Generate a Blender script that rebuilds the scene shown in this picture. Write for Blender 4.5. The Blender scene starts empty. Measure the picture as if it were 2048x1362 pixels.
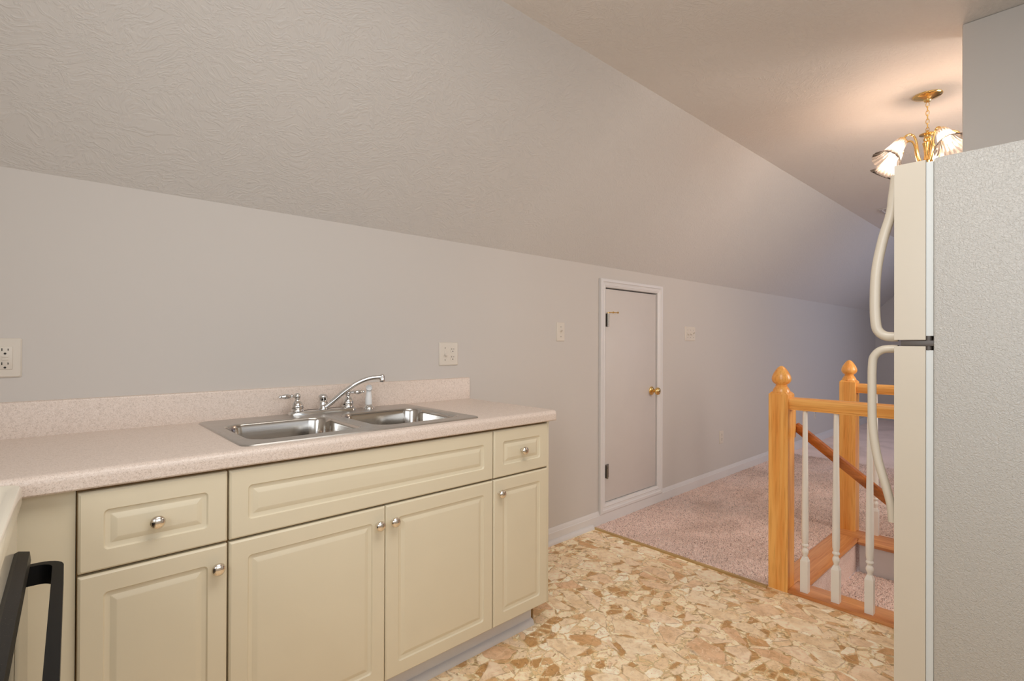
import bpy, bmesh, math, random
from mathutils import Vector, Matrix
import numpy as np
random.seed(7)
SC = bpy.context.scene
COL = SC.collection
PI = math.pi

# ------------------------------------------------------------------ camera
F_PX, YAW, PITCH, ROLL = 1025.69, 0.7424, 0.0038, 0.0035
cam_d = bpy.data.cameras.new('camera')
cam = bpy.data.objects.new('camera', cam_d); COL.objects.link(cam)
cam_d.sensor_width = 36.0; cam_d.lens = F_PX / 2048 * 36.0
cam_d.clip_start = 0.02
fw = Vector((math.sin(YAW)*math.cos(PITCH), math.cos(YAW)*math.cos(PITCH), math.sin(PITCH)))
r0 = Vector((math.cos(YAW), -math.sin(YAW), 0)); u0 = r0.cross(fw)
rr = r0*math.cos(ROLL) + u0*math.sin(ROLL); uu = -r0*math.sin(ROLL) + u0*math.cos(ROLL)
m = Matrix((rr, uu, -fw)).transposed().to_4x4()
m.translation = Vector((-0.0596, -1.4943, 1.2097))
cam.matrix_world = m
SC.camera = cam

# ------------------------------------------------------------------ world, lights, exposure
SC.view_settings.view_transform = 'Standard'
SC.view_settings.look = 'None'
SC.view_settings.gamma = 1.0
SC.view_settings.use_curve_mapping = False
SC.view_settings.exposure = 0.03
SC.cycles.max_bounces = 7
SC.cycles.diffuse_bounces = 4
SC.cycles.glossy_bounces = 3
SC.cycles.adaptive_threshold = 0.03
w = bpy.data.worlds.new('world'); SC.world = w; w.use_nodes = True
w.node_tree.nodes['Background'].inputs['Color'].default_value = (0.75, 0.85, 1.0, 1)
w.node_tree.nodes['Background'].inputs['Strength'].default_value = 0.5

def area(name, loc, direction, sx, sy, power, color):
    d = bpy.data.lights.new(name, 'AREA'); d.shape = 'RECTANGLE'; d.size = sx; d.size_y = sy
    d.energy = power; d.color = color
    o = bpy.data.objects.new(name, d); COL.objects.link(o)
    o.location = loc; o.rotation_euler = Vector(direction).to_track_quat('-Z', 'Y').to_euler()
    return o
# the kitchen's ceiling lamp, the kitchen window, the far room's window, two added fills
area('kitchen_ceiling_lamp', (0.60, -1.05, 2.41), (0, 0.0, -1), 1.2, 0.8, 19.5, (1.0, 0.965, 0.92))
area('kitchen_window_daylight', (-0.93, -1.47, 1.62), (1, 0.10, -0.05), 0.84, 0.84, 17, (0.86, 0.93, 1.0))
area('rear_fill_light', (0.55, -2.22, 1.55), (0, 1, -0.12), 1.6, 0.95, 8, (0.93, 0.965, 1.0))  # added fill behind the camera, for frontal light on cabinets and wall
area('far_window_daylight', (7.15, -2.75, 1.75), (0, 1, -0.4), 1.0, 0.7, 29, (0.66, 0.74, 1.0))
area('hall_fill_light', (3.75, -2.55, 1.6), (-0.05, 1, -0.2), 1.1, 1.0, 31, (1.0, 0.92, 0.84))  # added fill, brightens the knee wall and carpet in the hall

# ------------------------------------------------------------------ helpers
def lin(c):
    c = c.lstrip('#')
    out = []
    for i in (0, 2, 4):
        v = int(c[i:i+2], 16)/255
        out.append(v/12.92 if v <= 0.04045 else ((v+0.055)/1.055)**2.4)
    return tuple(out)

class NT:
    def __init__(s, name):
        s.m = bpy.data.materials.new(name); s.m.use_nodes = True
        s.t = s.m.node_tree; s.b = s.t.nodes['Principled BSDF']; s.out = s.t.nodes['Material Output']
    def n(s, typ, **kw):
        nd = s.t.nodes.new(typ)
        for k, v in kw.items():
            if k in nd.inputs.keys() if hasattr(nd, 'inputs') and not hasattr(nd, k) else False:
                nd.inputs[k].default_value = v
            else: setattr(nd, k, v)
        return nd
    def l(s, a, b): s.t.links.new(a, b)
    def set(s, **kw):
        for k, v in kw.items():
            k = k.replace('_', ' ')
            if isinstance(v, tuple) and len(v) == 3: v = v + (1,)
            s.b.inputs[k].default_value = v
        return s
    def coord(s, scale=(1, 1, 1)):
        tc = s.n('ShaderNodeTexCoord'); mp = s.n('ShaderNodeMapping'); mp.inputs['Scale'].default_value = scale
        s.l(tc.outputs['Object'], mp.inputs['Vector']); return mp.outputs['Vector']
    def noise(s, vec, scale, detail=2, rough=0.5, dist=0.0):
        nd = s.n('ShaderNodeTexNoise'); nd.inputs['Scale'].default_value = scale; nd.inputs['Detail'].default_value = detail
        nd.inputs['Roughness'].default_value = rough; nd.inputs['Distortion'].default_value = dist
        if vec is not None: s.l(vec, nd.inputs['Vector'])
        return nd
    def voro(s, vec, scale, feature='F1', rnd=1.0):
        nd = s.n('ShaderNodeTexVoronoi'); nd.feature = feature; nd.inputs['Scale'].default_value = scale
        nd.inputs['Randomness'].default_value = rnd; s.l(vec, nd.inputs['Vector']); return nd
    def ramp(s, fac, stops, interp='LINEAR'):
        nd = s.n('ShaderNodeValToRGB'); cr = nd.color_ramp; cr.interpolation = interp
        while len(cr.elements) < len(stops): cr.elements.new(0.5)
        for e, (p, c) in zip(cr.elements, stops):
            e.position = p; e.color = (c + (1,)) if len(c) == 3 else c
        s.l(fac, nd.inputs['Fac']); return nd.outputs['Color']
    def mix(s, fac, a, b, mode='MIX'):
        nd = s.n('ShaderNodeMix'); nd.data_type = 'RGBA'; nd.blend_type = mode
        for v, i in ((fac, 0), (a, 6), (b, 7)):
            if hasattr(v, 'is_linked') or hasattr(v, 'links'): s.l(v, nd.inputs[i])
            else:
                if isinstance(v, tuple) and len(v) == 3: v = v + (1,)
                nd.inputs[i].default_value = v
        return nd.outputs[2]
    def math(s, op, a, b=0.0, clamp=False):
        nd = s.n('ShaderNodeMath'); nd.operation = op; nd.use_clamp = clamp
        for v, i in ((a, 0), (b, 1)):
            if hasattr(v, 'links'): s.l(v, nd.inputs[i])
            else: nd.inputs[i].default_value = v
        return nd.outputs[0]
    def bump(s, h, strength=0.2, dist=0.01):
        nd = s.n('ShaderNodeBump'); nd.inputs['Strength'].default_value = strength; nd.inputs['Distance'].default_value = dist
        s.l(h, nd.inputs['Height']); s.l(nd.outputs['Normal'], s.b.inputs['Normal'])

def plain(name, col, rough=0.5, metal=0.0, coat=0.0, spec=0.5):
    k = NT(name); k.set(Base_Color=col, Roughness=rough, Metallic=metal, Coat_Weight=coat)
    k.b.inputs['Specular IOR Level'].default_value = spec
    v = k.coord(); nz = k.noise(v, 9, 1)
    k.l(k.mix(nz.outputs['Fac'], tuple(x*0.98 for x in col), tuple(min(1, x*1.02) for x in col)), k.b.inputs['Base Color'])
    return k.m

# ------------------------------------------------------------------ materials
M = {}
def wallpaint(name, col, texture):
    k = NT(name); k.set(Roughness=0.6); k.b.inputs['Specular IOR Level'].default_value = 0.3
    v = k.coord()
    n1 = k.noise(v, 1.3, 3)
    c = k.mix(k.math('MULTIPLY', n1.outputs['Fac'], 0.10), col, tuple(x*0.93 for x in col)); k.l(c, k.b.inputs['Base Color'])
    if texture == 'knock':
        big = k.noise(v, 5, 2)
        vv = k.n('ShaderNodeVectorMath'); vv.operation = 'MULTIPLY_ADD'
        k.l(big.outputs['Color'], vv.inputs[0]); vv.inputs[1].default_value = (0.25, 0.25, 0.25); k.l(v, vv.inputs[2])
        mp = k.n('ShaderNodeMapping'); mp.inputs['Scale'].default_value = (26, 60, 60); mp.inputs['Rotation'].default_value = (0.2, 0.1, 0.5)
        k.l(vv.outputs[0], mp.inputs['Vector'])
        a = k.noise(mp.outputs['Vector'], 1.0, 3, 0.55, 1.2)
        h = k.ramp(a.outputs['Fac'], [(0.45, (0, 0, 0)), (0.62, (1, 1, 1))])
        k.bump(h, 0.30, 0.004)
    return k.m
M['wall'] = wallpaint('wall_paint', (0.60, 0.56, 0.52), 'smooth')
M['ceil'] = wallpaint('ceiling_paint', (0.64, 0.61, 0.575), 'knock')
M['ceil_lightened'] = wallpaint('ceiling_paint_lightened', (0.74, 0.70, 0.655), 'knock')  # same ceiling paint, lightened: missing light on the flat part put into colour
M['partition'] = wallpaint('wall_paint_lightened', (0.70, 0.66, 0.615), 'smooth')  # wall paint with extra light put into its colour for the underlit partition
M['trim'] = plain('white_trim_paint', (0.71, 0.685, 0.67), 0.35)
M['doorpaint'] = plain('door_paint', (0.61, 0.565, 0.53), 0.45)
M['cream'] = plain('cream_thermofoil', lin('#ddd2b8'), 0.42)
M['brownedge'] = plain('brown_cabinet_box', lin('#8a6a3c'), 0.6)
M['fridge'] = None
k = NT('fridge_textured_enamel'); k.set(Base_Color=lin('#b9b6b0'), Roughness=0.30)
v = k.coord(); a = k.noise(v, 190, 2, 0.5, 1.0); k.bump(a.outputs['Fac'], 0.9, 0.003); M['fridge'] = k.m
M['fridgedoor'] = plain('fridge_door_enamel', lin('#ccc2b1'), 0.3)
M['gasket'] = plain('pale_grey_gasket', lin('#d3d6d4'), 0.5)
M['enamel'] = plain('range_enamel', lin('#ebe3d0'), 0.18, coat=0.3)
M['black'] = plain('black_satin_plastic', (0.006, 0.006, 0.006), 0.5, spec=0.2)
k = NT('black_speckled_trim'); k.set(Roughness=0.4); k.b.inputs['Specular IOR Level'].default_value = 0.25; v = k.coord((1, 1, 1)); a = k.noise(v, 700, 1)
k.l(k.ramp(a.outputs['Fac'], [(0.72, (0.009, 0.008, 0.007)), (0.80, (0.25, 0.22, 0.18))]), k.b.inputs['Base Color']); M['blacktrim'] = k.m
M['glassblack'] = plain('black_oven_glass', (0.01, 0.01, 0.01), 0.05)
M['chrome'] = plain('chrome', (0.70, 0.69, 0.675), 0.06, 1.0)
M['nickel'] = plain('satin_nickel', (0.78, 0.73, 0.66), 0.16, 1.0)
M['brass'] = plain('polished_brass', (0.86, 0.60, 0.24), 0.16, 1.0)
M['brassdark'] = plain('dark_brass', (0.38, 0.24, 0.10), 0.3, 1.0)
M['hingedark'] = plain('dark_brown_hinge', (0.10, 0.085, 0.075), 0.45)
M['hinge'] = plain('pewter_hinge', (0.26, 0.24, 0.21), 0.4, 1.0)
M['plate'] = plain('white_plastic_plate', lin('#d6cdc0'), 0.35)
M['slot'] = plain('dark_slot', (0.02, 0.018, 0.015), 0.7)
M['whiteplastic'] = plain('white_plastic', (0.85, 0.85, 0.84), 0.3)
M['baluster'] = plain('white_painted_wood', lin('#f6f2ea'), 0.35)
def brushed(name, col, rough, axis):
    k = NT(name); k.set(Base_Color=col, Metallic=1.0, Roughness=rough)
    sc = [4, 4, 4]; sc = (6, 400, 400) if axis == 'x' else (400, 6, 6)
    v = k.coord(sc); a = k.noise(v, 1.0, 2)
    k.l(k.ramp(a.outputs['Fac'], [(0.3, (rough*0.8,)*3), (0.7, (rough*1.25,)*3)]), k.b.inputs['Roughness']); k.bump(a.outputs['Fac'], 0.03, 0.0005)
    return k.m
M['steel_rim'] = brushed('brushed_steel', (0.52, 0.50, 0.475), 0.33, 'x')
M['steel_bowl'] = brushed('polished_steel', (0.58, 0.555, 0.52), 0.12, 'x')
# laminate counter: fine speckle
k = NT('speckled_laminate'); k.set(Roughness=0.36)
v = k.coord(); a = k.noise(v, 330, 2, 0.7); b = k.noise(v, 150, 2, 0.6); cc = k.noise(v, 520, 1)
c1 = k.ramp(a.outputs['Fac'], [(0.30, lin('#c4b2a4')), (0.42, lin('#dccbbe')), (0.62, lin('#e2d3c7')), (0.72, lin('#eadfd6'))])
c2 = k.ramp(b.outputs['Fac'], [(0.36, (0.90, 0.89, 0.88)), (0.5, (1, 1, 1))])
c3 = k.ramp(cc.outputs['Fac'], [(0.30, (0.70, 0.67, 0.64)), (0.36, (1, 1, 1))])
k.l(k.mix(1.0, k.mix(1.0, c1, c2, 'MULTIPLY'), c3, 'MULTIPLY'), k.b.inputs['Base Color']); M['laminate'] = k.m
# orange-stained wood, grain along an axis
def wood(name, axis, c_lo, c_hi, rough=0.3):
    k = NT(name); k.set(Roughness=rough, Coat_Weight=0.25); k.b.inputs['Coat Roughness'].default_value = 0.15
    sc = {'x': (1.2, 26, 26), 'y': (26, 1.2, 26), 'z': (26, 26, 1.2)}[axis]
    v = k.coord(sc); a = k.noise(v, 1.0, 4, 0.6, 0.6)
    v2 = k.coord(tuple(q*6 for q in sc)); b = k.noise(v2, 1.0, 2)
    c = k.ramp(a.outputs['Fac'], [(0.3, c_lo), (0.62, c_hi)])
    d = k.ramp(b.outputs['Fac'], [(0.32, (0.86, 0.80, 0.72)), (0.5, (1, 1, 1))])
    k.l(k.mix(1.0, c, d, 'MULTIPLY'), k.b.inputs['Base Color'])
    return k.m
for ax in 'xyz': M['wood_'+ax] = wood('orange_wood_'+ax, ax, lin('#ee9a42'), lin('#ffc06a'))
for ax in 'xy': M['plank_'+ax] = wood('oak_plank_'+ax, ax, lin('#c87c42'), lin('#e2a066'), 0.35)
M['rail_dark'] = wood('reddish_handrail_wood', 'y', lin('#97501f'), lin('#bd6f34'), 0.22)
M['strip'] = wood('tan_transition_strip', 'y', lin('#b08a4c'), lin('#cfae70'), 0.35)
# vinyl printed with broken stone
k = NT('stone_print_vinyl'); k.set(Roughness=0.42); k.b.inputs['Specular IOR Level'].default_value = 0.35
v0 = k.coord()
dn = k.noise(v0, 7, 3)
vv = k.n('ShaderNodeVectorMath'); vv.operation = 'MULTIPLY_ADD'; k.l(dn.outputs['Color'], vv.inputs[0]); vv.inputs[1].default_value = (0.07, 0.07, 0.0); k.l(v0, vv.inputs[2])
mp = k.n('ShaderNodeMapping'); mp.inputs['Scale'].default_value = (1.35, 0.85, 1); mp.inputs['Rotation'].default_value = (0, 0, 0.5); k.l(vv.outputs[0], mp.inputs['Vector'])
mp2 = k.n('ShaderNodeMapping'); mp2.inputs['Scale'].default_value = (0.8, 1.3, 1); mp2.inputs['Rotation'].default_value = (0, 0, -0.35); k.l(vv.outputs[0], mp2.inputs['Vector'])
V, V2 = mp.outputs['Vector'], mp2.outputs['Vector']
S1, S2 = 7.6, 18.0
a1 = k.voro(V, S1); e1 = k.voro(V, S1, 'DISTANCE_TO_EDGE')
a2 = k.voro(V2, S2); e2 = k.voro(V2, S2, 'DISTANCE_TO_EDGE')
a3 = k.voro(V, 44.0); e3 = k.voro(V, 44.0, 'DISTANCE_TO_EDGE')
def chan(col, i):
    sp = k.n('ShaderNodeSeparateColor'); k.l(col, sp.inputs[0]); return sp.outputs[i]
big = k.ramp(chan(a1.outputs['Color'], 0), [(0.0, lin('#e2cba8')), (0.22, lin('#dcbf9c')), (0.42, lin('#e7d4b5')), (0.58, lin('#d6b28c')), (0.74, lin('#e3cbac')), (0.9, lin('#c69c6c'))], 'CONSTANT')
med = k.ramp(chan(a2.outputs['Color'], 1), [(0.0, lin('#e8d3b0')), (0.25, lin('#b48a58')), (0.40, lin('#dbbf99')), (0.58, lin('#ebdcc0')), (0.72, lin('#c8a172')), (0.86, lin('#e0c8a6'))], 'CONSTANT')
sml = k.ramp(chan(a3.outputs['Color'], 2), [(0.0, lin('#d4b586')), (0.3, lin('#e7d3b0')), (0.5, lin('#c6a87c')), (0.72, lin('#dbc094')), (0.9, lin('#a3855a'))], 'CONSTANT')
tn = k.noise(v0, 38, 5, 0.6, 0.8)
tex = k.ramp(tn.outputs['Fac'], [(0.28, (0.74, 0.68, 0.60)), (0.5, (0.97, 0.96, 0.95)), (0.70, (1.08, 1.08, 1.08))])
lo = k.noise(v0, 11, 2)
tex2 = k.ramp(lo.outputs['Fac'], [(0.35, (0.86, 0.80, 0.72)), (0.6, (1, 1, 1))])
big = k.mix(1.0, k.mix(1.0, big, tex, 'MULTIPLY'), tex2, 'MULTIPLY'); med = k.mix(1.0, med, tex, 'MULTIPLY')
m3 = k.ramp(e3.outputs['Distance'], [(0.03, (0, 0, 0)), (0.08, (1, 1, 1))])
base = k.mix(m3, lin('#bda87c'), sml)
m2 = k.ramp(e2.outputs['Distance'], [(0.03, (0, 0, 0)), (0.10, (1, 1, 1))])
l2 = k.ramp(e2.outputs['Distance'], [(0.035, (1, 1, 1)), (0.055, (0, 0, 0)), (0.075, (1, 1, 1))])
lay = k.mix(m2, base, med)
has = k.math('GREATER_THAN', chan(a1.outputs['Color'], 1), 0.22)
m1r = k.ramp(e1.outputs['Distance'], [(0.070, (0, 0, 0)), (0.115, (1, 1, 1))])
m1 = k.math('MULTIPLY', m1r, has)
lay = k.mix(m1, lay, big)
gate = k.ramp(k.noise(v0, 16, 2).outputs['Fac'], [(0.42, (0, 0, 0)), (0.55, (1, 1, 1))])
ln1 = k.ramp(e1.outputs['Distance'], [(0.070, (0, 0, 0)), (0.088, (1, 1, 1)), (0.106, (0, 0, 0))])
ln = k.math('MULTIPLY', k.math('MULTIPLY', ln1, has), gate)
lay = k.mix(k.math('MULTIPLY', ln, 0.55), lay, lin('#6f5430'))
ln2 = k.math('MULTIPLY', k.math('SUBTRACT', 1.0, l2), k.math('SUBTRACT', 1.0, m1))
lay = k.mix(k.math('MULTIPLY', ln2, 0.18), lay, lin('#7a5c34'))
vn = k.noise(v0, 9, 3, 0.5, 1.5)
vein = k.ramp(vn.outputs['Fac'], [(0.492, (0, 0, 0)), (0.50, (1, 1, 1)), (0.508, (0, 0, 0))])
lay = k.mix(k.math('MULTIPLY', vein, 0.45), lay, lin('#f2dfc4'))
fk = k.noise(v0, 85, 2, 0.55, 0.6)
flk = k.ramp(fk.outputs['Fac'], [(0.63, (0, 0, 0)), (0.67, (1, 1, 1))])
lay = k.mix(k.math('MULTIPLY', k.math('MULTIPLY', flk, k.math('SUBTRACT', 1.0, m1)), 0.55), lay, lin('#7d5f38'))
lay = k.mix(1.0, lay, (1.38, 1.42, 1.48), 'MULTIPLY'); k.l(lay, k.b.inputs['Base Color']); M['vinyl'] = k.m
# carpet
def carpet(name, tuft=False):
    k = NT(name); k.set(Roughness=0.95); k.b.inputs['Specular IOR Level'].default_value = 0.1
    k.b.inputs['Sheen Weight'].default_value = 0.25
    v = k.coord(); a = k.noise(v, 260, 1); b = k.noise(v, 3.2, 3, 0.6, 0.5)
    c1 = k.ramp(a.outputs['Fac'], [(0.32, lin('#dcb8aa')), (0.5, lin('#fbdccf')), (0.66, lin('#fff0e6'))])
    c2 = k.ramp(b.outputs['Fac'], [(0.38, (0.86, 0.84, 0.82)), (0.56, (1, 1, 1))])
    c = k.mix(1.0, c1, c2, 'MULTIPLY')
    if tuft:
        ge = k.n('ShaderNodeNewGeometry')
        c = k.mix(1.0, c, k.ramp(ge.outputs['Random Per Island'], [(0.0, (0.42, 0.36, 0.34)), (0.10, (0.62, 0.56, 0.53)), (0.28, (0.96, 0.94, 0.92)), (1.0, (1.12, 1.12, 1.12))]), 'MULTIPLY')
    k.l(c, k.b.inputs['Base Color'])
    return k.m
M['carpet'] = carpet('dusty_rose_carpet')
M['tuft'] = carpet('dusty_rose_pile', True)
# fluted clear glass for the lamp shades: mostly see-through, with flutes that bend away part of the light
k = NT('fluted_clear_glass')
tr = k.n('ShaderNodeBsdfTransparent'); gl = k.n('ShaderNodeBsdfGlossy'); gl.inputs['Roughness'].default_value = 0.08
tl = k.n('ShaderNodeBsdfTranslucent'); tl.inputs['Color'].default_value = (1, 0.95, 0.9, 1)
tr.inputs['Color'].default_value = (0.97, 0.95, 0.92, 1)
at_ = k.n('ShaderNodeAttribute'); at_.attribute_name = 'flute'
v = k.coord(); nz = k.noise(v, 90, 2, 0.5, 1.0)
f1 = k.ramp(k.math('ADD', at_.outputs['Fac'], k.math('MULTIPLY', nz.outputs['Fac'], 0.6)), [(0.45, (0.08,)*3), (1.10, (0.26,)*3)])
m1_ = k.n('ShaderNodeMixShader'); k.l(f1, m1_.inputs[0]); k.l(tr.outputs[0], m1_.inputs[1]); k.l(tl.outputs[0], m1_.inputs[2])
fr = k.n('ShaderNodeFresnel'); fr.inputs['IOR'].default_value = 1.22
m2_ = k.n('ShaderNodeMixShader'); k.l(fr.outputs[0], m2_.inputs[0]); k.l(m1_.outputs[0], m2_.inputs[1]); k.l(gl.outputs[0], m2_.inputs[2])
k.l(m2_.outputs[0], k.out.inputs['Surface']); M['glass'] = k.m
k = NT('lit_bulb'); k.b.inputs['Emission Color'].default_value = (1.0, 0.72, 0.55, 1); k.b.inputs['Emission Strength'].default_value = 150.0
M['bulb'] = k.m
k = NT('window_glass'); tr = k.n('ShaderNodeBsdfTransparent'); k.l(tr.outputs[0], k.out.inputs['Surface']); M['pane'] = k.m

# ------------------------------------------------------------------ mesh building
def finish(name, me, mat, parent=None, smooth=30):
    if mat is not None: me.materials.append(M[mat] if isinstance(mat, str) else mat)
    if smooth:
        me.polygons.foreach_set('use_smooth', [True]*len(me.polygons))
        me.set_sharp_from_angle(angle=math.radians(smooth))
    o = bpy.data.objects.new(name, me); COL.objects.link(o)
    if parent is not None: o.parent = parent
    return o
class MB:
    def __init__(s): s.v = []; s.f = []
    def add(s, vs, fs):
        b = len(s.v); s.v += [tuple(p) for p in vs]; s.f += [tuple(i+b for i in f) for f in fs]; return s
    def box(s, x0, x1, y0, y1, z0, z1, bev=0.0, seg=2):
        if bev <= 0:
            return s.add([(x0,y0,z0),(x1,y0,z0),(x1,y1,z0),(x0,y1,z0),(x0,y0,z1),(x1,y0,z1),(x1,y1,z1),(x0,y1,z1)],
                         [(0,3,2,1),(4,5,6,7),(0,1,5,4),(1,2,6,5),(2,3,7,6),(3,0,4,7)])
        bm = bmesh.new(); bmesh.ops.create_cube(bm, size=1)
        for q in bm.verts: q.co = Vector(((x0+x1)/2 + q.co.x*(x1-x0), (y0+y1)/2 + q.co.y*(y1-y0), (z0+z1)/2 + q.co.z*(z1-z0)))
        bmesh.ops.bevel(bm, geom=list(bm.edges), offset=bev, segments=seg, affect='EDGES', profile=0.5)
        return s.bm(bm)
    def bm(s, bm):
        bm.verts.index_update()
        s.add([q.co[:] for q in bm.verts], [[q.index for q in f.verts] for f in bm.faces]); bm.free(); return s
    def lathe(s, prof, seg=24, at=(0, 0, 0), axis=(0, 0, 1), mod=None, caps=True):
        # prof: (r, h) pairs from bottom to top along axis
        q = Vector((0, 0, 1)).rotation_difference(Vector(axis).normalized()); at = Vector(at)
        vs = []; fs = []; n = len(prof)
        for i, (r, h) in enumerate(prof):
            for j in range(seg):
                a = 2*PI*j/seg; r2 = r if mod is None else r*(1 + mod(i, a))
                vs.append(at + q @ Vector((r2*math.cos(a), r2*math.sin(a), h)))
        for i in range(n-1):
            for j in range(seg):
                k2 = (j+1) % seg
                fs.append((i*seg+j, i*seg+k2, (i+1)*seg+k2, (i+1)*seg+j))
        if caps:
            fs.append(tuple(reversed(range(seg)))); fs.append(tuple(range((n-1)*seg, n*seg)))
        return s.add(vs, fs)
    def tube(s, pts, rad, seg=12, rad2=None, up=None, square=False):
        # sweep of a round (or rectangular rad x rad2) section along a polyline
        P = [Vector(p) for p in pts]; n = len(P); vs = []; fs = []
        rads = rad if isinstance(rad, (list, tuple)) else [rad]*n
        prev = None
        if square: seg = 4
        for i in range(n):
            t = (P[min(i+1, n-1)] - P[max(i-1, 0)]).normalized()
            if up is not None:
                b = t.cross(Vector(up)).normalized(); nn = b.cross(t).normalized()
            else:
                if prev is None:
                    ref = Vector((0, 0, 1)) if abs(t.z) < 0.9 else Vector((1, 0, 0))
                    b = t.cross(ref).normalized()
                else: b = (prev - t*prev.dot(t)).normalized()
                prev = b; nn = b.cross(t).normalized()
            for j in range(seg):
                if square:
                    sx, sy = ((1, 1), (-1, 1), (-1, -1), (1, -1))[j]
                    vs.append(P[i] + b*rads[i]*sx + nn*(rad2 or rads[i])*sy)
                else:
                    a = 2*PI*j/seg; vs.append(P[i] + b*rads[i]*math.cos(a) + nn*(rad2 or rads[i])*math.sin(a))
        for i in range(n-1):
            for j in range(seg):
                k2 = (j+1) % seg; fs.append((i*seg+j, (i+1)*seg+j, (i+1)*seg+k2, i*seg+k2))
        fs.append(tuple(range(seg))); fs.append(tuple(reversed(range((n-1)*seg, n*seg))))
        return s.add(vs, fs)
    def prism(s, prof, axis, a0, a1):
        # prof 2-D points in the plane across axis: axis x -> (y,z), axis y -> (x,z), axis z -> (x,y)
        n = len(prof)
        def p3(p, a): return {'x': (a, p[0], p[1]), 'y': (p[0], a, p[1]), 'z': (p[0], p[1], a)}[axis]
        vs = [p3(p, a0) for p in prof] + [p3(p, a1) for p in prof]
        fs = [(i, (i+1) % n, n+(i+1) % n, n+i) for i in range(n)] + [tuple(reversed(range(n))), tuple(range(n, 2*n))]
        return s.add(vs, fs)
    def build(s, name, mat, parent=None, smooth=30):
        me = bpy.data.meshes.new(name); me.from_pydata(s.v, [], s.f); me.validate()
        bm = bmesh.new(); bm.from_mesh(me); bmesh.ops.recalc_face_normals(bm, faces=bm.faces); bm.to_mesh(me); bm.free()
        return finish(name, me, mat, parent, smooth)
def smoothpath(ctrl, n=8):
    P = [Vector(c) for c in ctrl]; out = []
    for i in range(len(P)-1):
        p0 = P[max(i-1, 0)]; p1 = P[i]; p2 = P[i+1]; p3 = P[min(i+2, len(P)-1)]
        for j in range(n):
            t = j/n
            out.append(0.5*((2*p1)+(p2-p0)*t+(2*p0-5*p1+4*p2-p3)*t*t+(3*p1-p0-3*p2+p3)*t**3))
    out.append(P[-1]); return out
def rrect(x0, x1, y0, y1, r, n=6):
    pts = []
    r = max(r, 1e-4)
    for cx, cy, a0 in ((x1-r, y1-r, 0), (x0+r, y1-r, PI/2), (x0+r, y0+r, PI), (x1-r, y0+r, 1.5*PI)):
        for i in range(n+1):
            a = a0 + PI/2*i/n; pts.append((cx+r*math.cos(a), cy+r*math.sin(a)))
    return pts
def loft(mb, rings, cap0=True, cap1=True):
    n = len(rings[0]); vs = [p for r in rings for p in r]; fs = []
    for i in range(len(rings)-1):
        for j in range(n):
            k2 = (j+1) % n; fs.append((i*n+j, i*n+k2, (i+1)*n+k2, (i+1)*n+j))
    if cap0: fs.append(tuple(reversed(range(n))))
    if cap1: fs.append(tuple(range((len(rings)-1)*n, len(rings)*n)))
    return mb.add(vs, fs)
def tag(o, label=None, cat=None, group=None, kind=None):
    if label: o['label'] = label
    if cat: o['category'] = cat
    if group: o['group'] = group
    if kind: o['kind'] = kind
    return o
def thing(name, loc, label, cat, group=None, kind=None):
    o = bpy.data.objects.new(name, None); COL.objects.link(o); o.location = loc; o.empty_display_size = 0.05
    return tag(o, label, cat, group, kind)
def at(o, parent):
    # keep world-space mesh coordinates for a part of a thing whose Empty is not at the origin
    loc = parent.location if parent.parent is None else parent.location + parent.parent.location
    o.matrix_parent_inverse = Matrix.Translation(-Vector(loc)); return o
def part(mb, name, mat, root, smooth=30):
    o = mb.build(name, mat, root, smooth)
    r = root; tot = Vector((0, 0, 0))
    while r is not None: tot += r.location; r = r.parent
    o.matrix_parent_inverse = Matrix.Translation(-tot); return o
def sub(mb, name, mat, prt, smooth=30):
    # a sub-part: its parent already draws in world coordinates
    o = mb.build(name, mat, prt, smooth); return o
def struct(mb, name, mat, smooth=30, label=None, cat=None):
    o = mb.build(name, mat, None, smooth); tag(o, label, cat, None, 'structure'); return o

YW, ZK, ZC, YC = 0.624, 1.720, 2.447, -0.103        # sink wall plane, knee height, flat ceiling, crease
XL, XE, YR = -0.80, 9.78, -2.05                      # left wall, end wall, rear wall
XT = 2.60                                            # vinyl meets carpet
XS0, XS1, YS = 2.74, 3.64, -0.60                     # stairwell: near side, far side, head of the stair
ZCNT = 0.922

# ------------------------------------------------------------------ structure
struct(MB().box(XL, 2.613, YR, YW, -0.20, 0.0), 'floor', 'vinyl', 0, 'vinyl kitchen floor printed with broken tan and cream stone', 'floor')
fc = MB().box(2.613, 3.80, -0.587, -0.49, -0.20, -0.021).box(3.672, 3.80, -2.3, -0.587, -0.20, -0.021).box(2.613, XE, -0.49, YW, -0.20, 0.004).box(3.80, XE, -2.3, -0.49, -0.20, 0.004)
fco = struct(fc, 'floor_carpet_surface', 'carpet', 0, 'dusty rose carpeted floor beyond the kitchen vinyl', 'floor')
struct(MB().box(2.69, 3.72, -2.3, -0.60, -1.22, -1.12), 'floor_lower', 'carpet', 0)
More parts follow.
